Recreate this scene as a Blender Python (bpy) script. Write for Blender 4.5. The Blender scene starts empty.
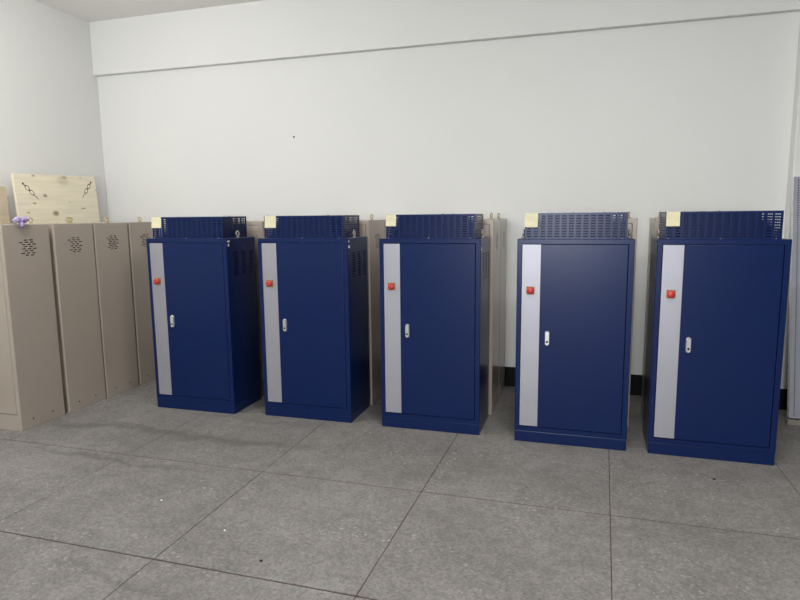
import bpy, bmesh, math, random
from mathutils import Vector, Matrix

random.seed(4)
scn = bpy.context.scene
COL = scn.collection

# ------------------------------------------------------------------ camera
F_PX, YAW, PITCH, ROLL = 603.7, math.radians(16.845), math.radians(7.967), math.radians(-0.589)
CAM_H = 1.48
fwd = Vector((-math.sin(YAW) * math.cos(PITCH), math.cos(YAW) * math.cos(PITCH), -math.sin(PITCH)))
rgt = Vector((math.cos(YAW), math.sin(YAW), 0))
upv = rgt.cross(fwd)
r2 = rgt * math.cos(ROLL) + upv * math.sin(ROLL)
u2 = -rgt * math.sin(ROLL) + upv * math.cos(ROLL)
cam_d = bpy.data.cameras.new('camera')
cam = bpy.data.objects.new('camera', cam_d)
COL.objects.link(cam)
cam_d.sensor_width = 36.0
cam_d.sensor_fit = 'HORIZONTAL'
cam_d.lens = F_PX / 800 * 36.0
cam_d.clip_start = 0.05
m3 = Matrix((r2, u2, -fwd)).transposed()
cam.matrix_world = Matrix.Translation((0, 0, CAM_H)) @ m3.to_4x4()
scn.camera = cam

# ------------------------------------------------------------------ room measures
X_L, X_R, Y_B, Y_F, Z_C = -4.70, 5.0, 5.154, -7.0, 3.39

# ------------------------------------------------------------------ world, lamps, exposure
world = bpy.data.worlds.new('world')
scn.world = world
world.use_nodes = True
world.node_tree.nodes['Background'].inputs['Color'].default_value = (0.8, 0.85, 0.9, 1)
world.node_tree.nodes['Background'].inputs['Strength'].default_value = 0.05

def tube_lamp(x, y, power, z=2.95):
    # suspended bare fluorescent lamp, shining all around
    l = bpy.data.lights.new('tube_lamp', 'POINT')
    l.shadow_soft_size = 0.18
    l.energy = power; l.color = (1.0, 0.985, 0.955)
    o = bpy.data.objects.new('tube_lamp', l)
    COL.objects.link(o)
    o.location = (x, y, z)
for lx, ly, pw in ((-3.3, 2.5, 72), (1.1, 0.9, 22), (-2.0, -2.6, 35), (1.1, -3.2, 30)):
    tube_lamp(lx, ly, pw)
dl = bpy.data.lights.new('floor_fill', 'AREA')  # added overhead fill that brightens the floor; no real fitting here
dl.shape = 'RECTANGLE'; dl.size = 1.2; dl.size_y = 0.3; dl.energy = 62; dl.color = (1.0, 0.985, 0.955)
do = bpy.data.objects.new('floor_fill', dl); COL.objects.link(do); do.location = (0.1, 1.9, Z_C - 0.02)
# daylight through the glazed door in the end wall of the hall, behind the photographer
wl = bpy.data.lights.new('window_daylight', 'AREA')
wl.shape = 'RECTANGLE'; wl.size = 1.5; wl.size_y = 1.4; wl.energy = 300; wl.color = (0.93, 0.96, 1.0)
wo = bpy.data.objects.new('window_daylight', wl); COL.objects.link(wo)
wo.location = (-0.6, Y_F + 0.04, 1.75); wo.rotation_euler = (math.radians(90), 0, 0)

vs = scn.view_settings
vs.view_transform = 'Standard'
vs.look = 'None'
vs.gamma = 1.0
vs.use_curve_mapping = False
vs.exposure = 0.06

# ------------------------------------------------------------------ materials
def new_mat(name):
    m = bpy.data.materials.new(name)
    m.use_nodes = True
    return m, m.node_tree, m.node_tree.nodes['Principled BSDF']

def paint(name, col, rough=0.4, spec=0.5, metal=0.0, var=0.05, vscale=3.0, bump=0.0, bscale=300.0, coat=0.0):
    m, nt, b = new_mat(name)
    b.inputs['Roughness'].default_value = rough
    b.inputs['Specular IOR Level'].default_value = spec
    b.inputs['Metallic'].default_value = metal
    b.inputs['Coat Weight'].default_value = coat
    b.inputs['Coat Roughness'].default_value = 0.15
    tc = nt.nodes.new('ShaderNodeTexCoord')
    n = nt.nodes.new('ShaderNodeTexNoise')
    n.inputs['Scale'].default_value = vscale
    n.inputs['Detail'].default_value = 4
    nt.links.new(tc.outputs['Object'], n.inputs['Vector'])
    cr = nt.nodes.new('ShaderNodeValToRGB')
    cr.color_ramp.elements[0].position = 0.3
    cr.color_ramp.elements[1].position = 0.7
    cr.color_ramp.elements[0].color = tuple(c * (1 - var) for c in col) + (1,)
    cr.color_ramp.elements[1].color = tuple(min(1, c * (1 + var)) for c in col) + (1,)
    nt.links.new(n.outputs['Fac'], cr.inputs['Fac'])
    nt.links.new(cr.outputs['Color'], b.inputs['Base Color'])
    if bump:
        n2 = nt.nodes.new('ShaderNodeTexNoise')
        n2.inputs['Scale'].default_value = bscale
        n2.inputs['Detail'].default_value = 2
        nt.links.new(tc.outputs['Object'], n2.inputs['Vector'])
        bp = nt.nodes.new('ShaderNodeBump')
        bp.inputs['Strength'].default_value = bump
        bp.inputs['Distance'].default_value = 0.002
        nt.links.new(n2.outputs['Fac'], bp.inputs['Height'])
        nt.links.new(bp.outputs['Normal'], b.inputs['Normal'])
    return m

M = {}
M['wall'] = paint('white_wall_paint', (0.765, 0.77, 0.75), 0.8, 0.2, var=0.012, vscale=0.9, bump=0.08, bscale=60)
M['hall'] = paint('grey_hall_wall', (0.22, 0.22, 0.21), 0.8, 0.2)
M['ceiling'] = paint('ceiling_paint', (0.86, 0.845, 0.82), 0.85, 0.2, var=0.015, vscale=0.7)
M['black'] = paint('black_baseboard', (0.006, 0.006, 0.007), 0.6, 0.15)
M['blue'] = paint('blue_textured_paint', (0.0030, 0.0135, 0.075), 0.28, 0.27, var=0.04, vscale=4, bump=0.07, bscale=260)
M['beige'] = paint('beige_paint', (0.40, 0.345, 0.292), 0.22, 0.5, var=0.02, vscale=2, bump=0.015, bscale=300)
M['silver'] = paint('silver_grey_strip', (0.40, 0.40, 0.445), 0.42, 0.5, metal=0.55, var=0.015)
M['chrome'] = paint('satin_chrome', (0.80, 0.80, 0.82), 0.22, 0.6, metal=0.75, var=0.02)
M['zinc'] = paint('zinc_plated_steel', (0.62, 0.60, 0.55), 0.32, 0.5, metal=0.85, var=0.08, vscale=30)
M['brass'] = paint('yellow_zinc', (0.52, 0.43, 0.24), 0.35, 0.5, metal=0.8, var=0.1, vscale=30)
M['red'] = paint('red_plastic', (0.50, 0.035, 0.03), 0.35, 0.5, var=0.03)
M['amber'] = paint('amber_plate', (0.36, 0.15, 0.03), 0.5, 0.4, var=0.2, vscale=60)
M['paper'] = paint('yellow_note_paper', (0.68, 0.64, 0.44), 0.85, 0.2, var=0.05, vscale=25)
M['print'] = paint('faint_pencil_lines', (0.50, 0.46, 0.28), 0.85, 0.2)
M['white'] = paint('white_sticker', (0.85, 0.85, 0.85), 0.5, 0.4)
M['dark'] = paint('dark_recess', (0.01, 0.01, 0.01), 0.6, 0.3)
M['grey_metal'] = paint('grey_galvanised', (0.34, 0.35, 0.40), 0.4, 0.5, metal=0.2, var=0.08, vscale=9)
M['grey_edge'] = paint('bright_folded_edge', (0.85, 0.85, 0.87), 0.4, 0.5, metal=0.0, var=0.2, vscale=40)
M['purple'] = paint('lilac_ribbon', (0.42, 0.33, 0.58), 0.55, 0.4, var=0.3, vscale=40)
M['batten'] = paint('timber_batten', (0.27, 0.245, 0.215), 0.8, 0.2, var=0.15, vscale=20)
M['ink'] = paint('stencil_ink', (0.10, 0.075, 0.05), 0.8, 0.2)
M['joint'] = paint('joint_filler', (0.10, 0.058, 0.05), 0.9, 0.1, var=0.3, vscale=12)

def concrete():
    m, nt, b = new_mat('worn_concrete')
    N, L = nt.nodes.new, nt.links.new
    b.inputs['Roughness'].default_value = 0.62
    b.inputs['Specular IOR Level'].default_value = 0.35
    geo = N('ShaderNodeNewGeometry')
    def noise(scale, detail, rough=0.55, off=0.0):
        mp = N('ShaderNodeMapping'); mp.inputs['Location'].default_value = (off, off * 1.7, off * 0.3)
        L(geo.outputs['Position'], mp.inputs['Vector'])
        n = N('ShaderNodeTexNoise'); n.inputs['Scale'].default_value = scale
        n.inputs['Detail'].default_value = detail; n.inputs['Roughness'].default_value = rough
        L(mp.outputs['Vector'], n.inputs['Vector'])
        return n.outputs['Fac']
    def ramp(src, p0, p1, c0, c1):
        r = N('ShaderNodeValToRGB')
        r.color_ramp.elements[0].position = p0; r.color_ramp.elements[1].position = p1
        r.color_ramp.elements[0].color = c0 + (1,); r.color_ramp.elements[1].color = c1 + (1,)
        L(src, r.inputs['Fac']); return r.outputs['Color']
    def mix(kind, fac, a, c):
        x = N('ShaderNodeMix'); x.data_type = 'RGBA'; x.blend_type = kind
        if isinstance(fac, float): x.inputs['Factor'].default_value = fac
        else: L(fac, x.inputs['Factor'])
        L(a, x.inputs['A'])
        if isinstance(c, tuple): x.inputs['B'].default_value = c + (1,)
        else: L(c, x.inputs['B'])
        return x.outputs['Result']
    base = ramp(noise(1.3, 6), 0.3, 0.7, (0.185, 0.176, 0.167), (0.265, 0.253, 0.241))
    mid = ramp(noise(9, 8, 0.7, 3.0), 0.32, 0.68, (0.84, 0.835, 0.83), (1.10, 1.10, 1.10))
    c = mix('MULTIPLY', 1.0, base, mid)
    fine = ramp(noise(75, 5, 0.75, 5.0), 0.36, 0.64, (0.70, 0.70, 0.70), (1.25, 1.25, 1.25))
    c = mix('MULTIPLY', 1.0, c, fine)
    # worn pale specks where patches are rubbed
    sp = ramp(noise(40, 4, 0.65, 9.0), 0.585, 0.65, (0, 0, 0), (1, 1, 1))
    pm = ramp(noise(2.2, 4, 0.6, 12.0), 0.45, 0.62, (0, 0, 0), (0.75, 0.75, 0.75))
    s2 = N('ShaderNodeMath'); s2.operation = 'MULTIPLY'; L(sp, s2.inputs[0]); L(pm, s2.inputs[1])
    c = mix('MIX', s2.outputs[0], c, (0.46, 0.445, 0.42))
    # dark pits
    pt = ramp(noise(70, 2, 0.5, 21.0), 0.30, 0.34, (1, 1, 1), (0, 0, 0))
    s3 = N('ShaderNodeMath'); s3.operation = 'MULTIPLY'; L(pt, s3.inputs[0]); s3.inputs[1].default_value = 0.55
    c = mix('MIX', s3.outputs[0], c, (0.07, 0.066, 0.06))
    # old wet-edge stains across the left half (long streaks roughly along x)
    sep = N('ShaderNodeSeparateXYZ'); L(geo.outputs['Position'], sep.inputs[0])
    wob = noise(1.6, 5, 0.6, 30.0)
    def streak(y0, slope, width, xa, xb, dark):
        a = N('ShaderNodeMath'); a.operation = 'MULTIPLY_ADD'
        L(sep.outputs['X'], a.inputs[0]); a.inputs[1].default_value = -slope; a.inputs[2].default_value = -y0
        d = N('ShaderNodeMath'); d.operation = 'ADD'; L(sep.outputs['Y'], d.inputs[0]); L(a.outputs[0], d.inputs[1])
        w = N('ShaderNodeMath'); w.operation = 'MULTIPLY_ADD'; L(wob, w.inputs[0]); w.inputs[1].default_value = 0.55; w.inputs[2].default_value = -0.275
        e = N('ShaderNodeMath'); e.operation = 'ADD'; L(d.outputs[0], e.inputs[0]); L(w.outputs[0], e.inputs[1])
        ab = N('ShaderNodeMath'); ab.operation = 'ABSOLUTE'; L(e.outputs[0], ab.inputs[0])
        mr = N('ShaderNodeMapRange'); mr.inputs['From Min'].default_value = 0.0; mr.inputs['From Max'].default_value = width
        mr.inputs['To Min'].default_value = dark; mr.inputs['To Max'].default_value = 0.0
        L(ab.outputs[0], mr.inputs['Value'])
        x1 = N('ShaderNodeMapRange'); x1.inputs['From Min'].default_value = xa; x1.inputs['From Max'].default_value = xa + 0.4
        L(sep.outputs['X'], x1.inputs['Value'])
        x2 = N('ShaderNodeMapRange'); x2.inputs['From Min'].default_value = xb; x2.inputs['From Max'].default_value = xb - 0.4
        L(sep.outputs['X'], x2.inputs['Value'])
        q = N('ShaderNodeMath'); q.operation = 'MULTIPLY'; L(x1.outputs[0], q.inputs[0]); L(x2.outputs[0], q.inputs[1])
        q2 = N('ShaderNodeMath'); q2.operation = 'MULTIPLY'; L(q.outputs[0], q2.inputs[0]); L(mr.outputs[0], q2.inputs[1])
        return q2.outputs[0]
    for args in ((3.37, 0.0, 0.075, -3.9, -1.5, 0.62), (2.86, 0.0, 0.035, -3.5, -2.0, 0.6), (3.12, -0.1, 0.02, -3.6, -2.4, 0.5),
                 (3.75, 0.0, 0.05, -3.0, -1.7, 0.35), (1.85, 0.0, 0.03, -2.3, -1.3, 0.4)):
        c = mix('MIX', streak(*args), c, (0.10, 0.095, 0.085))
    L(c, b.inputs['Base Color'])
    bp = N('ShaderNodeBump'); bp.inputs['Strength'].default_value = 0.25; bp.inputs['Distance'].default_value = 0.003
    L(noise(90, 5, 0.65, 2.0), bp.inputs['Height']); L(bp.outputs['Normal'], b.inputs['Normal'])
    rr = N('ShaderNodeMapRange'); rr.inputs['To Min'].default_value = 0.48; rr.inputs['To Max'].default_value = 0.78
    L(noise(5, 4, 0.6, 7.0), rr.inputs['Value']); L(rr.outputs[0], b.inputs['Roughness'])
    return m
M['concrete'] = concrete()

def plywood(name, knots, tint=(0.86, 0.79, 0.62)):
    """pale pine; knots = (y, z, radius) in the panel's own coordinates"""
    m, nt, b = new_mat(name)
    N, L = nt.nodes.new, nt.links.new
    b.inputs['Roughness'].default_value = 0.7
    b.inputs['Specular IOR Level'].default_value = 0.25
    tc = N('ShaderNodeTexCoord')
    mp = N('ShaderNodeMapping'); mp.inputs['Scale'].default_value = (3, 1.2, 16)
    L(tc.outputs['Object'], mp.inputs['Vector'])
    n = N('ShaderNodeTexNoise'); n.inputs['Scale'].default_value = 2.0; n.inputs['Detail'].default_value = 6
    L(mp.outputs['Vector'], n.inputs['Vector'])
    r = N('ShaderNodeValToRGB')
    r.color_ramp.elements[0].position = 0.3; r.color_ramp.elements[1].position = 0.7
    r.color_ramp.elements[0].color = tuple(c * 0.93 for c in tint) + (1,)
    r.color_ramp.elements[1].color = tuple(min(1, c * 1.08) for c in tint) + (1,)
    L(n.outputs['Fac'], r.inputs['Fac'])
    c = r.outputs['Color']
    sep = N('ShaderNodeSeparateXYZ'); L(tc.outputs['Object'], sep.inputs[0])
    cmb = N('ShaderNodeCombineXYZ'); L(sep.outputs['Y'], cmb.inputs[1]); L(sep.outputs['Z'], cmb.inputs[2])
    for ky, kz, kr, asp, dk in knots:
        sb = N('ShaderNodeVectorMath'); sb.operation = 'SUBTRACT'; L(cmb.outputs[0], sb.inputs[0]); sb.inputs[1].default_value = (0, ky, kz)
        sc = N('ShaderNodeVectorMath'); sc.operation = 'MULTIPLY'; L(sb.outputs[0], sc.inputs[0]); sc.inputs[1].default_value = (0, 1 / asp, 1)
        ln = N('ShaderNodeVectorMath'); ln.operation = 'LENGTH'; L(sc.outputs[0], ln.inputs[0])
        mr = N('ShaderNodeMapRange'); mr.inputs['From Min'].default_value = kr * 0.45; mr.inputs['From Max'].default_value = kr
        mr.inputs['To Min'].default_value = dk; mr.inputs['To Max'].default_value = 0.0
        L(ln.outputs['Value'], mr.inputs['Value'])
        x = N('ShaderNodeMix'); x.data_type = 'RGBA'
        L(mr.outputs[0], x.inputs['Factor']); L(c, x.inputs['A']); x.inputs['B'].default_value = (0.24, 0.13, 0.06, 1)
        c = x.outputs['Result']
    L(c, b.inputs['Base Color'])
    return m

# ------------------------------------------------------------------ mesh helpers
class MB:
    def __init__(s):
        s.v, s.f = [], []
    def quad(s, *pts):
        i = len(s.v); s.v += [tuple(p) for p in pts]; s.f.append(tuple(range(i, i + len(pts))))
    def box(s, x0, x1, y0, y1, z0, z1):
        a = [(x0, y0, z0), (x1, y0, z0), (x1, y1, z0), (x0, y1, z0), (x0, y0, z1), (x1, y0, z1), (x1, y1, z1), (x0, y1, z1)]
        i = len(s.v); s.v += a
        s.f += [tuple(i + k for k in q) for q in ((3, 2, 1, 0), (4, 5, 6, 7), (0, 1, 5, 4), (1, 2, 6, 5), (2, 3, 7, 6), (3, 0, 4, 7))]
    def slotted(s, o, u, v, n, U, V, rows, depth):
        """flat sheet from o, spanned by unit u (length U) and v (length V), outward n;
        rows = [(v0, v1, [(u0, u1), ...]), ...] are real openings with folded-in walls"""
        o, u, v, n = map(Vector, (o, u, v, n))
        flip = u.cross(v).dot(n) < 0
        def P(a, b, d=0.0): return o + u * a + v * b - n * d
        def q(*p): s.quad(*(reversed(p) if flip else p))
        cur = 0.0
        for v0, v1, sl in sorted(rows):
            if v0 > cur: q(P(0, cur), P(U, cur), P(U, v0), P(0, v0))
            c = 0.0
            for a, b in sorted(sl):
                if a > c: q(P(c, v0), P(a, v0), P(a, v1), P(c, v1))
                q(P(a, v0), P(b, v0), P(b, v0, depth), P(a, v0, depth))
                q(P(b, v1), P(a, v1), P(a, v1, depth), P(b, v1, depth))
                q(P(a, v1), P(a, v0), P(a, v0, depth), P(a, v1, depth))
                q(P(b, v0), P(b, v1), P(b, v1, depth), P(b, v0, depth))
                c = b
            if c < U: q(P(c, v0), P(U, v0), P(U, v1), P(c, v1))
            cur = v1
        if cur < V: q(P(0, cur), P(U, cur), P(U, V), P(0, V))
    def cyl(s, c, axis, r, h, seg=20, r1=None):
        c = Vector(c); ax = Vector(axis).normalized()
        t = ax.orthogonal().normalized(); w = ax.cross(t)
        r1 = r if r1 is None else r1
        i = len(s.v)
        for k in range(seg):
            a = 2 * math.pi * k / seg
            d = t * math.cos(a) + w * math.sin(a)
            s.v.append(tuple(c + d * r)); s.v.append(tuple(c + ax * h + d * r1))
        for k in range(seg):
            a, b = i + 2 * k, i + 2 * ((k + 1) % seg)
            s.f.append((a, b, b + 1, a + 1))
        s.f.append(tuple(i + 2 * k for k in reversed(range(seg))))
        s.f.append(tuple(i + 2 * k + 1 for k in range(seg)))
    def torus(s, c, axis, R, r, seg=24, sub=8, squash=1.0, tdir=None):
        c = Vector(c); ax = Vector(axis).normalized()
        t = Vector(tdir).normalized() if tdir is not None else ax.orthogonal().normalized()
        w = ax.cross(t)
        i = len(s.v)
        for k in range(seg):
            a = 2 * math.pi * k / seg
            d = t * math.cos(a) + w * math.sin(a) * squash
            for j in range(sub):
                b = 2 * math.pi * j / sub
                s.v.append(tuple(c + d * (R + r * math.cos(b)) + ax * (r * math.sin(b))))
        for k in range(seg):
            for j in range(sub):
                s.f.append((i + k * sub + j, i + ((k + 1) % seg) * sub + j, i + ((k + 1) % seg) * sub + (j + 1) % sub, i + k * sub + (j + 1) % sub))
    def lathe(s, c, axis, prof, seg=24):
        c = Vector(c); ax = Vector(axis).normalized(); t = ax.orthogonal().normalized(); w = ax.cross(t)
        i = len(s.v)
        for r, h in prof:
            for k in range(seg):
                a = 2 * math.pi * k / seg
                s.v.append(tuple(c + ax * h + (t * math.cos(a) + w * math.sin(a)) * r))
        for p in range(len(prof) - 1):
            for k in range(seg):
                a = i + p * seg + k; b = i + p * seg + (k + 1) % seg
                s.f.append((a, b, b + seg, a + seg))
        s.f.append(tuple(i + k for k in reversed(range(seg))))
        s.f.append(tuple(i + (len(prof) - 1) * seg + k for k in range(seg)))
    def build(s, name, mat, parent=None, bevel=0.0, smooth=False, seg=2):
        me = bpy.data.meshes.new(name)
        me.from_pydata(s.v, [], s.f)
        bm = bmesh.new(); bm.from_mesh(me)
        bmesh.ops.remove_doubles(bm, verts=bm.verts, dist=1e-6)
        if bevel:
            bmesh.ops.bevel(bm, geom=[e for e in bm.edges if e.is_manifold and e.calc_face_angle(0) > 0.6], offset=bevel, segments=seg, profile=0.6, affect='EDGES')
        if smooth:
            for f in bm.faces: f.smooth = True
        bm.to_mesh(me); bm.free()
        me.materials.append(M[mat] if isinstance(mat, str) else mat)
        o = bpy.data.objects.new(name, me)
        COL.objects.link(o)
        if parent is not None: o.parent = parent
        return o

def bx(name, mat, parent, x0, x1, y0, y1, z0, z1, bevel=0.0):
    b = MB(); b.box(x0, x1, y0, y1, z0, z1)
    return b.build(name, mat, parent, bevel)

def struct(o):
    o['kind'] = 'structure'
    return o

def tag(o, label, cat, group=None):
    o['label'] = label; o['category'] = cat
    if group: o['group'] = group
    return o

def empty(name, loc, rz=0.0):
    o = bpy.data.objects.new(name, None)
    o.empty_display_size = 0.1
    COL.objects.link(o)
    o.location = loc; o.rotation_euler = (0, 0, rz)
    return o

def copy_tree(o, parent=None):
    c = o.copy(); COL.objects.link(c); c.parent = parent
    for ch in o.children: copy_tree(ch, c)
    return c

# ------------------------------------------------------------------ the room
fl = struct(bx('floor', 'joint', None, X_L - 0.1, X_R + 0.1, Y_F - 0.1, Y_B + 0.1, -0.12, -0.0035))
GX, GY, JX, JY = 0.965, 0.947, 0.171, 2.99
GAP = 0.0019
xs = [JX + GX * k for k in range(-6, 7)]
ys = [JY + GY * k for k in range(-14, 4)]
slope = {-1: 0.018, 0: 0.030}                      # two joints run a little out of square
def xline(i, y):
    return xs[i] + slope.get(i - 6, 0.0) * (y - JY)
for i in range(len(xs) - 1):
    for j in range(len(ys) - 1):
        y0, y1 = max(ys[j] + GAP * 2.3, Y_F), min(ys[j + 1] - GAP * 2.3, Y_B)
        if y1 - y0 < 0.02: continue
        P = [(xline(i, y0) + GAP, y0), (xline(i + 1, y0) - GAP, y0), (xline(i + 1, y1) - GAP, y1), (xline(i, y1) + GAP, y1)]
        P = [(min(max(x, X_L), X_R), y) for x, y in P]
        if P[1][0] - P[0][0] < 0.02: continue
        ox, oy = P[0]
        P = [(x - ox, y - oy) for x, y in P]
        b = MB(); c = 0.0012
        Q = [(P[0][0] + c, P[0][1] + c), (P[1][0] - c, P[1][1] + c), (P[2][0] - c, P[2][1] - c), (P[3][0] + c, P[3][1] - c)]
        b.quad(*[(x, y, 0) for x, y in Q])
        for k in range(4):
            n = (k + 1) % 4
            b.quad((*P[k], -c), (*P[n], -c), (*Q[n], 0), (*Q[k], 0))
            b.quad((*P[k], -0.004), (*P[n], -0.004), (*P[n], -c), (*P[k], -c))
        o = b.build('floor_slab', 'concrete', fl)
        o.location = (ox, oy, 0)

T = 0.12
wb = struct(bx('wall_back', 'wall', None, X_L - T, X_R + T, Y_B, Y_B + T, -0.005, Z_C))
struct(bx('wall_left', 'wall', None, X_L - T, X_L, Y_F - T, Y_B, -0.005, Z_C))
struct(bx('wall_right', 'hall', None, X_R, X_R + T, Y_F - T, Y_B, -0.005, Z_C))
struct(bx('wall_front', 'hall', None, X_L, X_R, Y_F - T, Y_F, -0.005, Z_C))
struct(bx('ceiling', 'ceiling', None, X_L - T, X_R + T, Y_F - T, Y_B + T, Z_C, Z_C + 0.1))
PIL_X, PIL_Y = 1.427, 5.045
struct(bx('trim_1', 'wall', None, X_L, PIL_X, Y_B - 0.055, Y_B, 2.885, Z_C, 0.006))          # beam along the top of the back wall
struct(bx('trim_2', 'wall', None, PIL_X, PIL_X + 0.55, PIL_Y, Y_B, 0.0, Z_C, 0.012))         # pilaster
struct(bx('baseboard_back', 'black', None, X_L, PIL_X, Y_B - 0.012, Y_B, 0.0, 0.172, 0.002))
struct(bx('baseboard_pilaster', 'black', None, PIL_X - 0.008, PIL_X + 0.56, PIL_Y - 0.012, PIL_Y, 0.0, 0.16, 0.002))
struct(bx('baseboard_left', 'black', None, X_L, X_L + 0.012, Y_F, Y_B - 0.012, 0.0, 0.172, 0.002))
struct(bx('baseboard_right', 'black', None, X_R - 0.012, X_R, Y_F, Y_B, 0.0, 0.172, 0.002))
b = MB(); b.cyl((-2.557, Y_B, 2.201), (0, -1, 0), 0.008, 0.006, 10)
b.build('nail', 'dark', wb)

# ------------------------------------------------------------------ blue cabinets
W, D, H = 0.695, 0.404, 1.326
PZ = 0.075                                   # plinth height

def pill(cx, y, z0, z1, r, t, seg=10):
    """upright rounded bar on a face that looks towards -y"""
    pts = []
    for k in range(seg + 1):
        a = math.pi * k / seg
        pts.append((cx + r * math.cos(a), z1 - r + r * math.sin(a)))
    for k in range(seg + 1):
        a = math.pi + math.pi * k / seg
        pts.append((cx + r * math.cos(a), z0 + r + r * math.sin(a)))
    b = MB(); n = len(pts)
    cz = (z0 + z1) / 2
    def ring(s, yy):
        i = len(b.v)
        b.v += [(cx + (x - cx) * s, yy, cz + (z - cz) * (1 - (1 - s) * 0.35)) for x, z in pts]
        return i
    i0 = ring(1, y); i1 = ring(1, y - t * 0.55); i2 = ring(0.72, y - t)
    for a, c in ((i0, i1), (i1, i2)):
        for k in range(n):
            b.f.append((a + k, c + k, c + (k + 1) % n, a + (k + 1) % n))
    b.f.append(tuple(i2 + k for k in range(n)))
    return b

def cabinet_shell(w, d, z0, h, op, side_rows, c=0.003, jamb=0.022):
    """sheet steel case: sides with real vent openings, front frame around the door opening op=(x0,x1,z0,z1)"""
    b = MB()
    xl, xr, yf, yb = -w / 2, w / 2, -d / 2, d / 2
    for sx in (-1, 1):
        x = sx * w / 2
        b.slotted((x, yf + c, z0), (0, 1, 0), (0, 0, 1), (sx, 0, 0), d - c, h - z0 - c, side_rows, 0.0006)
        b.quad((x, yf + c, z0), (x, yf + c, h - c), (x - sx * c, yf, h - c), (x - sx * c, yf, z0))
        b.quad((x, yf + c, h - c), (x, yb, h - c), (x - sx * c, yb, h), (x - sx * c, yf + c, h))
    b.quad((xl + c, yf + c, h), (xr - c, yf + c, h), (xr - c, yb, h), (xl + c, yb, h))
    b.quad((xl + c, yf, h - c), (xr - c, yf, h - c), (xr - c, yf + c, h), (xl + c, yf + c, h))
    b.quad((xl, yb, z0), (xr, yb, z0), (xr, yb, h), (xl, yb, h))
    b.quad((xl, yf, z0), (xl, yb, z0), (xr, yb, z0), (xr, yf, z0))
    a0, a1, e0, e1 = op
    X0, X1, Z1 = xl + c, xr - c, h - c
    b.quad((X0, yf, z0), (a0, yf, z0), (a0, yf, Z1), (X0, yf, Z1))
    b.quad((a1, yf, z0), (X1, yf, z0), (X1, yf, Z1), (a1, yf, Z1))
    b.quad((a0, yf, z0), (a1, yf, z0), (a1, yf, e0), (a0, yf, e0))
    b.quad((a0, yf, e1), (a1, yf, e1), (a1, yf, Z1), (a0, yf, Z1))
    j = yf + jamb
    b.quad((a0, yf, e0), (a0, j, e0), (a0, j, e1), (a0, yf, e1))
    b.quad((a1, yf, e0), (a1, yf, e1), (a1, j, e1), (a1, j, e0))
    b.quad((a0, yf, e0), (a1, yf, e0), (a1, j, e0), (a0, j, e0))
    b.quad((a0, yf, e1), (a0, j, e1), (a1, j, e1), (a1, yf, e1))
    return b

def eye_bolt(parent, x, y, z, mat, R=0.016, r=0.0045, axis=(1, 0, 0)):
    b = MB()
    b.cyl((x, y, z), (0, 0, 1), 0.014, 0.006, 12)
    b.cyl((x, y, z + 0.006), (0, 0, 1), 0.007, 0.010, 10)
    b.torus((x, y, z + 0.014 + R), axis, R, r, 20, 8)
    return b.build('eye_bolt', mat, parent, smooth=True)

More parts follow.
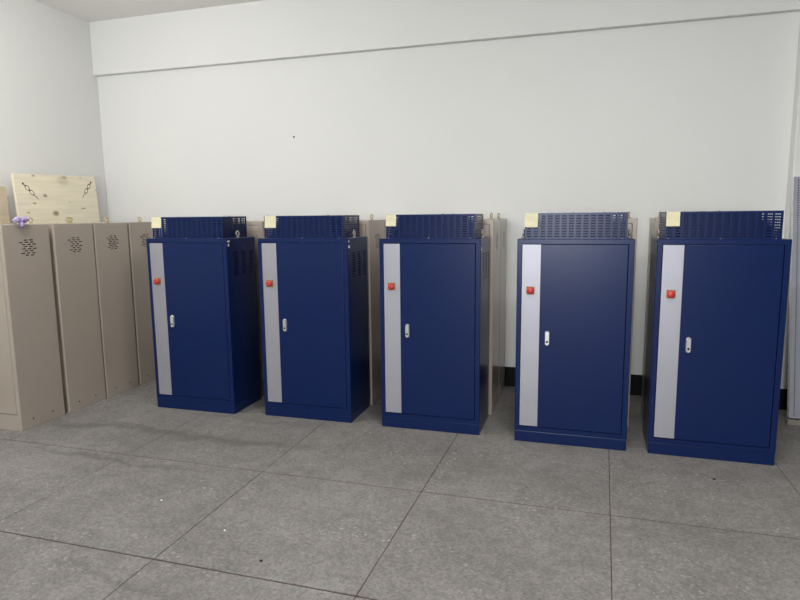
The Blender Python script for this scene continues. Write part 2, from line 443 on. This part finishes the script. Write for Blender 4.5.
def make_blue():
    root = empty('electrical_cabinet', (0, 0, 0))
    x0 = -W / 2
    op = (x0 + 0.028, x0 + W - 0.032, 0.104, 1.296)
    rows = []
    for k in range(11):
        z = 1.05 + k * 0.0165 - PZ
        rows.append((z, z + 0.0065, [(yc - 0.029, yc + 0.029) for yc in (0.115, 0.225, 0.335)]))
    cabinet_shell(W, D, PZ, H, op, rows).build('body', 'blue', root)
    bx('plinth', 'blue', root, x0 + 0.0015, -x0 - 0.0015, -D / 2 + 0.001, D / 2 - 0.001, 0.0, PZ - 0.002, 0.003)
    g = 0.0035
    dy0, dy1 = -D / 2 - 0.002, -D / 2 + 0.018
    door = bx('door', 'blue', root, op[0] + g, op[1] - g, dy0, dy1, op[2] + g, op[3] - g, 0.003)
    bx('accent_strip', 'silver', door, op[0] + g + 0.001, x0 + 0.147, dy0 - 0.003, dy0, op[2] + g + 0.004, op[3] - g - 0.001, 0.001)
    hd = pill(x0 + 0.197, dy0, 0.650, 0.747, 0.0155, 0.016).build('handle', 'chrome', door)
    b = MB(); b.cyl((x0 + 0.197, dy0 - 0.0155, 0.677), (0, -1, 0), 0.007, 0.002, 14)
    b.build('keyhole', 'dark', door)
    yb = dy0 - 0.003
    sp = bx('stop_plate', 'amber', root, x0 + 0.062, x0 + 0.112, yb - 0.008, yb, 0.977, 1.027, 0.002)
    b = MB(); b.lathe((x0 + 0.087, yb - 0.008, 1.002), (0, -1, 0), [(0.014, 0), (0.014, 0.004), (0.021, 0.005), (0.0225, 0.009), (0.021, 0.014), (0.013, 0.017), (0.003, 0.018)], 24)
    b.build('stop_button', 'red', sp, smooth=True)
    # ventilated cover box on the roof
    bw, bd, bh = 0.61, 0.335, 0.158
    vb0 = x0 + 0.041; vy0 = -D / 2 + 0.03
    b = MB()
    def rowset(length, n):
        p = length / (n + 0.25); s = 0.030
        return [(0.0125 + k * 0.0157, 0.0125 + k * 0.0157 + 0.0056, [(p * (q + 0.625) - s / 2, p * (q + 0.625) + s / 2) for q in range(n)]) for k in range(9)]
    z0 = H
    b.slotted((vb0, vy0, z0), (1, 0, 0), (0, 0, 1), (0, -1, 0), bw, bh, rowset(bw, 14), 0.0015)
    b.slotted((vb0, vy0 + bd, z0), (1, 0, 0), (0, 0, 1), (0, 1, 0), bw, bh, rowset(bw, 14)[6:], 0.0015)
    b.slotted((vb0, vy0, z0), (0, 1, 0), (0, 0, 1), (-1, 0, 0), bd, bh, rowset(bd, 8), 0.0015)
    b.slotted((vb0 + bw, vy0, z0), (0, 1, 0), (0, 0, 1), (1, 0, 0), bd, bh, rowset(bd, 8), 0.0015)
    b.box(vb0, vb0 + bw, vy0, vy0 + bd, z0 + bh, z0 + bh + 0.002)
    b.box(vb0 + 0.004, vb0 + bw - 0.004, vy0 - 0.012, vy0, z0, z0 + 0.0015)      # fixing flange
    vb = b.build('top_vent_box', 'blue', root)
    bx('fan_tray', 'dark', vb, vb0 + 0.10, vb0 + bw - 0.10, vy0 + 0.03, vy0 + bd - 0.03, z0, z0 + bh - 0.004)
    for fx in (0.085, 0.49, 0.895):
        q = MB(); q.lathe((x0 + W * fx, vy0 - 0.007, z0 + 0.0015), (0, 0, 1), [(0.0055, 0), (0.005, 0.002), (0.002, 0.0035)], 10)
        q.build('screw', 'zinc', vb, smooth=True)
    for sx in (-1, 1):
        eye_bolt(root, sx * (W / 2 - 0.021), -0.01, H, 'zinc', R=0.0185, r=0.0055)
    return root, vb, (vb0, vy0, H)

blue, _, (VB0, VY0, _) = make_blue()
blue_spots = [(-3.181, 3.857, 0.18), (-2.255, 3.906, 0.3), (-1.326, 3.904, 0.0), (-0.395, 3.874, 0.0), (0.426, 3.870, -0.7)]
blue_labels = ['blue metal electrical cabinet beside the row of beige cabinets, leftmost of five blue ones',
               'blue metal electrical cabinet, second of the five blue ones from the left',
               'blue metal electrical cabinet in the middle of the row of five blue ones',
               'blue metal electrical cabinet with bright sheen on its door, fourth blue one from the left',
               'blue metal electrical cabinet at the right end, nearest the grey perforated panel']
note = [(-0.004, 0.086, 0.082, 0.0), (0.006, 0.090, 0.086, -0.02), (0.000, 0.072, 0.078, 0.0), (0.000, 0.080, 0.088, 0.0), (0.004, 0.074, 0.086, 0.01)]
stickers = {0: [(0.016, 1.305, 0.030, 0.012), (0.014, 1.278, 0.018, 0.018)], 1: [(0.012, 1.305, 0.02, 0.012), (0.016, 1.268, 0.026, 0.02)], 2: [(0.012, 1.255, 0.014, 0.016)]}
for i, (cx, cy, a) in enumerate(blue_spots):
    o = blue if i == 0 else copy_tree(blue)
    o.location = (cx + W / 2, cy + D / 2, 0); o.rotation_euler.z = math.radians(a)
    tag(o, blue_labels[i], 'cabinet', 'row of blue electrical cabinets')
blues = [o for o in COL.objects if o.name.startswith('electrical_cabinet')]
blues.sort(key=lambda o: o.location.x)
for i, o in enumerate(blues):
    vb = [c for c in o.children if c.name.startswith('top_vent_box')][0]
    dx, nw, nh, tilt = note[i]
    b = MB()
    n = 6
    yy = VY0 - 0.0012
    zt = H + 0.158 + 0.003
    for k in range(n):                         # sheet that curls a little off the box at its lower edge
        t0, t1 = k / n, (k + 1) / n
        c0, c1 = 0.006 * t0 ** 3, 0.006 * t1 ** 3
        b.quad((VB0 + dx, yy - c1, zt - nh * t1), (VB0 + dx + nw, yy - c1, zt - nh * t1), (VB0 + dx + nw, yy - c0, zt - nh * t0), (VB0 + dx, yy - c0, zt - nh * t0))
    pn = b.build('paper_note', 'paper', vb)
    pn['label'] = 'pale yellow paper note'
    so = pn.modifiers.new('thick', 'SOLIDIFY'); so.thickness = 0.0006; so.offset = -1
    for sy, sz, sw, sh in stickers.get(i, []):
        bx('sticker', 'white', o, W / 2, W / 2 + 0.001, -D / 2 + sy - sw / 2 + 0.012, -D / 2 + sy + sw / 2 + 0.012, sz - sh / 2, sz + sh / 2)

# ------------------------------------------------------------------ beige cabinets
BW, BD, BH = 0.46, 0.372, 1.446
def make_beige():
    root = empty('beige_cabinet', (0, 0, 0))
    z0 = 0.0
    op = (-BW / 2 + 0.030, BW / 2 - 0.030, 0.112, BH - 0.032)
    rows = []
    for k in range(8):
        z = 1.226 + k * 0.0152
        n = (2, 3, 2, 3, 2, 3, 3, 2)[k]
        sh = (0.004, -0.006, 0.0, 0.006, -0.004, 0.004, -0.016, 0.002)[k]
        rows.append((z, z + 0.0068, [(c - 0.0145, c + 0.0145) for c in [0.19 + sh + (q - (n - 1) / 2) * 0.043 for q in range(n)]]))
    cabinet_shell(BW, BD, z0, BH, op, rows, c=0.004).build('body', 'beige', root)
    door = bx('door', 'beige', root, op[0] + 0.0035, op[1] - 0.0035, -BD / 2 - 0.001, -BD / 2 + 0.018, op[2] + 0.0035, op[3] - 0.0035, 0.003)
    for sx in (-1, 1):
        x = sx * BW / 2
        pl = bx('side_plate', 'beige', root, min(x, x + sx * 0.002), max(x, x + sx * 0.002), -BD / 2 + 0.07, BD / 2 - 0.055, 0.006, 0.098, 0.0008)
        for yy in (-BD / 2 + 0.098, BD / 2 - 0.105):
            q = MB(); q.lathe((x + sx * 0.002, yy, 0.061), (sx, 0, 0), [(0.0062, 0), (0.0058, 0.001), (0.002, 0.002)], 10)
            q.build('screw', 'dark', pl)
        eye_bolt(root, sx * (BW / 2 - 0.045), 0.0, BH, 'brass', R=0.0145, r=0.0042, axis=(1, -0.35, 0))
    return root

beige = make_beige()
XR = -3.747
G1, G2 = 'beige cabinets along the left wall', 'beige cabinets behind the blue row'
bspots = [
    (XR - BW / 2, 3.143 + BD / 2, 0, 'beige metal cabinet nearest the viewer, with lilac ribbon on its top', G1),
    (XR - BW / 2, 3.560 + BD / 2, 0, 'second beige metal cabinet of the left row, in front of the wooden panel', G1),
    (XR - BW / 2, 3.950 + BD / 2, 0, 'third beige metal cabinet from the left edge in the left row', G1),
    (XR - BW / 2, 4.346 + BD / 2, 0, 'farthest beige cabinet of the left row, partly behind the leftmost blue cabinet', G1),
    (-2.462 - BW / 2, 4.345 + BD / 2, 0, 'beige cabinet front showing between the first and second blue cabinets', G2),
    (-1.552 - BW / 2, 4.345 + BD / 2, 0, 'beige cabinet with vented side showing between second and middle blue cabinets', G2),
    (-1.552 - BW / 2, 4.735 + BD / 2, 0, 'rear beige cabinet by the back wall behind the second blue cabinet', G2),
    (-0.612 - BW / 2, 4.350 + BD / 2, 0, 'nearer of the two beige cabinets showing right of the middle blue cabinet', G2),
    (-0.612 - BW / 2, 4.745 + BD / 2, 0, 'rear of the two beige cabinets right of the middle blue cabinet, by the wall', G2),
    (0.346 - BW / 2, 4.345 + BD / 2, 0, 'beige cabinet almost hidden behind the fourth blue cabinet', G2),
    (0.456 + BW / 2, 4.345 + BD / 2, 0, 'beige cabinet almost hidden behind the rightmost blue cabinet', G2),
]
for i, (x, y, a, lab, g) in enumerate(bspots):
    o = beige if i == 0 else copy_tree(beige)
    o.location = (x, y, 0)
    tag(o, lab, 'cabinet', g)

# ------------------------------------------------------------------ wooden crate panels leaning on the left wall
def leaning_panel(y0, y1, h, xfoot, xtop, mat, label, thick=0.022):
    ang = math.asin((xfoot - xtop) / h)
    o = MB(); w = y1 - y0
    o.box(-thick, 0, 0, w, 0, h)
    ob = o.build('wooden_panel', mat, None, 0.002)
    ob.location = (xfoot, y0, thick * math.sin(ang))
    ob.rotation_euler = (0, -ang, 0)
    tag(ob, label, 'wooden panel', 'wooden crate panels leaning on the left wall')
    return ob

PH = 1.865
knots = [(0.295, 1.68, 0.020, 1.4, 0.7), (0.385, 1.522, 0.030, 1.4, 0.8), (0.175, 1.615, 0.012, 2.0, 0.6), (0.71, 1.56, 0.010, 4.0, 0.55),
         (0.51, 1.82, 0.055, 1.5, 0.22), (0.53, 1.845, 0.018, 1.8, 0.4), (0.20, 1.852, 0.012, 2, 0.55), (0.90, 1.85, 0.014, 1, 0.5),
         (0.10, 1.535, 0.012, 2, 0.5), (0.90, 1.73, 0.010, 4, 0.3), (0.72, 1.85, 0.008, 2, 0.4), (0.56, 1.62, 0.007, 2, 0.4)]
wp = leaning_panel(4.062, 4.962, PH, -4.54, -4.605, plywood('pale_pine_board', knots), 'pale knotty wooden panel with two chain marks leaning behind the beige cabinets')
def chain_mark(y, z, sy, parent):
    b = MB(); d = Vector((0, sy, -1)).normalized(); x = 0.0004
    def P(t, s=0): return Vector((x, y, z)) + d * t + Vector((0, d.z, -d.y)) * s
    def bar(t0, t1, hw):
        b.quad(P(t0, -hw), P(t1, -hw), P(t1, hw), P(t0, hw))
    bar(0, 0.03, 0.004)
    for t in (0.047, 0.105):
        i = len(b.v); n = 20
        for k in range(n):
            a = 2 * math.pi * k / n
            for f in (1.0, 0.70):
                b.v.append(tuple(P(t + math.cos(a) * 0.029 * f, math.sin(a) * 0.019 * f)))
        for k in range(n):
            a, c = i + 2 * k, i + 2 * ((k + 1) % n)
            b.f.append((a, c, c + 1, a + 1))
    bar(0.068, 0.084, 0.005)
    bar(0.134, 0.185, 0.003)
    i = len(b.v); n = 12
    for k in range(n):
        a = 2 * math.pi * k / n; b.v.append(tuple(P(-0.004 + math.cos(a) * 0.010, math.sin(a) * 0.010)))
    b.f.append(tuple(range(i, i + n)))
    return b.build('chain_mark', 'ink', parent)
chain_mark(0.088, 1.780, 1.0, wp)
chain_mark(0.840, 1.805, -0.85, wp)
wp.rotation_euler.x = math.radians(1.5)
leaning_panel(3.31, 3.938, 1.752, -4.54, -4.605, plywood('tan_board', [(0.3, 1.5, 0.02, 1.5, 0.5)], (0.58, 0.49, 0.36)), 'tan wooden panel cut off by the left edge of the photo')

# lilac ribbon bow on the nearest beige cabinet
def ribbon():
    root = empty('ribbon_bow', (XR - 0.0, 3.285, BH + 0.004))
    def lobe(cy, cz, ry, rz, rot, name):
        b = MB(); n, mrow = 16, 9
        i = len(b.v)
        for j in range(mrow):
            ph = math.pi * (j + 0.5) / mrow
            for k in range(n):
                th = 2 * math.pi * k / n
                ru = 1 + 0.16 * math.sin(5 * th + 1.3) + 0.08 * math.sin(3 * ph)
                yy = ry * math.cos(th) * math.sin(ph) * ru; zz = rz * math.sin(th) * math.sin(ph) * ru; xx = 0.017 * math.cos(ph)
                b.v.append((xx + 0.012, cy + yy * math.cos(rot) - zz * math.sin(rot), cz + yy * math.sin(rot) + zz * math.cos(rot)))
        for j in range(mrow - 1):
            for k in range(n):
                b.f.append((i + j * n + k, i + j * n + (k + 1) % n, i + (j + 1) * n + (k + 1) % n, i + (j + 1) * n + k))
        b.f.append(tuple(i + k for k in reversed(range(n)))); b.f.append(tuple(i + (mrow - 1) * n + k for k in range(n)))
        return b.build(name, 'purple', root, smooth=True)
    lobe(-0.030, 0.026, 0.030, 0.022, 0.3, 'loop')
    lobe(0.030, 0.030, 0.028, 0.023, -0.4, 'loop')
    lobe(0.004, -0.004, 0.019, 0.026, 0.2, 'tail')
    lobe(0.000, 0.020, 0.012, 0.012, 0.0, 'knot')
    return tag(root, 'small lilac ribbon bow on the top edge of the nearest beige cabinet', 'ribbon')
ribbon()

# ------------------------------------------------------------------ perforated panel leaning in the right corner
bat = bx('timber_batten', 'batten', None, 1.412, 2.02, 4.675, 4.735, 0.0, 0.036, 0.002)
tag(bat, 'timber batten on the floor under the grey perforated panel', 'batten')
pr = empty('perforated_panel', (1.421, 4.684, 0.052))
PL, PWd, PT = 1.70, 0.56, 0.045
ang = math.asin((5.040 - PT - 4.690) / PL)
pr.rotation_euler = (-ang, 0, 0)
rows = {}
b = MB()
rl = []
nrow = 94
for k in range(nrow):
    z = 0.015 + k * 0.0178
    sl = [(0.026, 0.034), (PWd - 0.034, PWd - 0.026)]
    if k % 3 == 1: sl += [(0.074, 0.084), (PWd - 0.084, PWd - 0.074)]
    rl.append((z, z + 0.008, sl))
b.slotted((0, 0, 0), (1, 0, 0), (0, 0, 1), (0, -1, 0), PWd, PL, rl, 0.003)
b.build('face_sheet', 'grey_metal', pr)
bx('shade_backing', 'dark', pr, 0.001, PWd - 0.001, PT - 0.003, PT - 0.001, 0.001, PL - 0.001)  # added near-black sheet, stands in for the shade seen through the holes
fr = [(0.02 + k * 0.036, 0.027 + k * 0.036, [(0.010, 0.017)]) for k in range(46)]
for nm, x, sx in (('side_flange', 0.0, -1), ('side_flange', PWd, 1)):
    b = MB(); b.slotted((x, 0, 0), (0, 1, 0), (0, 0, 1), (sx, 0, 0), PT, PL, fr, 0.002)
    f = b.build(nm, 'grey_edge', pr)
bx('end_flange', 'grey_edge', pr, 0, PWd, 0, PT, PL, PL + 0.002)
bx('end_flange', 'grey_edge', pr, 0, PWd, 0, PT, -0.002, 0)
tag(pr, 'grey perforated metal panel leaning on the wall at the right edge', 'metal panel')

# ------------------------------------------------------------------ bits lying on the floor
def chip(x, y, r, mat, label, grp=None):
    b = MB(); n = 7
    pts = [(r * random.uniform(0.6, 1.1) * math.cos(2 * math.pi * k / n), r * random.uniform(0.5, 0.9) * math.sin(2 * math.pi * k / n)) for k in range(n)]
    h = r * 0.6
    i = 0
    b.v = [(px, py, 0) for px, py in pts] + [(px * 0.7, py * 0.7, h * random.uniform(0.7, 1.1)) for px, py in pts]
    b.f = [tuple(reversed(range(n))), tuple(range(n, 2 * n))] + [(k, (k + 1) % n, n + (k + 1) % n, n + k) for k in range(n)]
    o = b.build('debris_chip', mat, None); o.location = (x, y, 0)
    return tag(o, label, 'debris', grp)
chip(-2.092, 2.519, 0.007, 'white', 'tiny white chip on the concrete floor left of the long joint')
chip(-1.595, 2.340, 0.006, 'white', 'tiny white chip on the floor right of the long joint')
chip(-1.296, 2.158, 0.010, 'dark', 'tiny black chip on the floor at bottom left of centre')
chip(0.743, 3.571, 0.010, 'dark', 'tiny black chip on the floor before the rightmost blue cabinet')
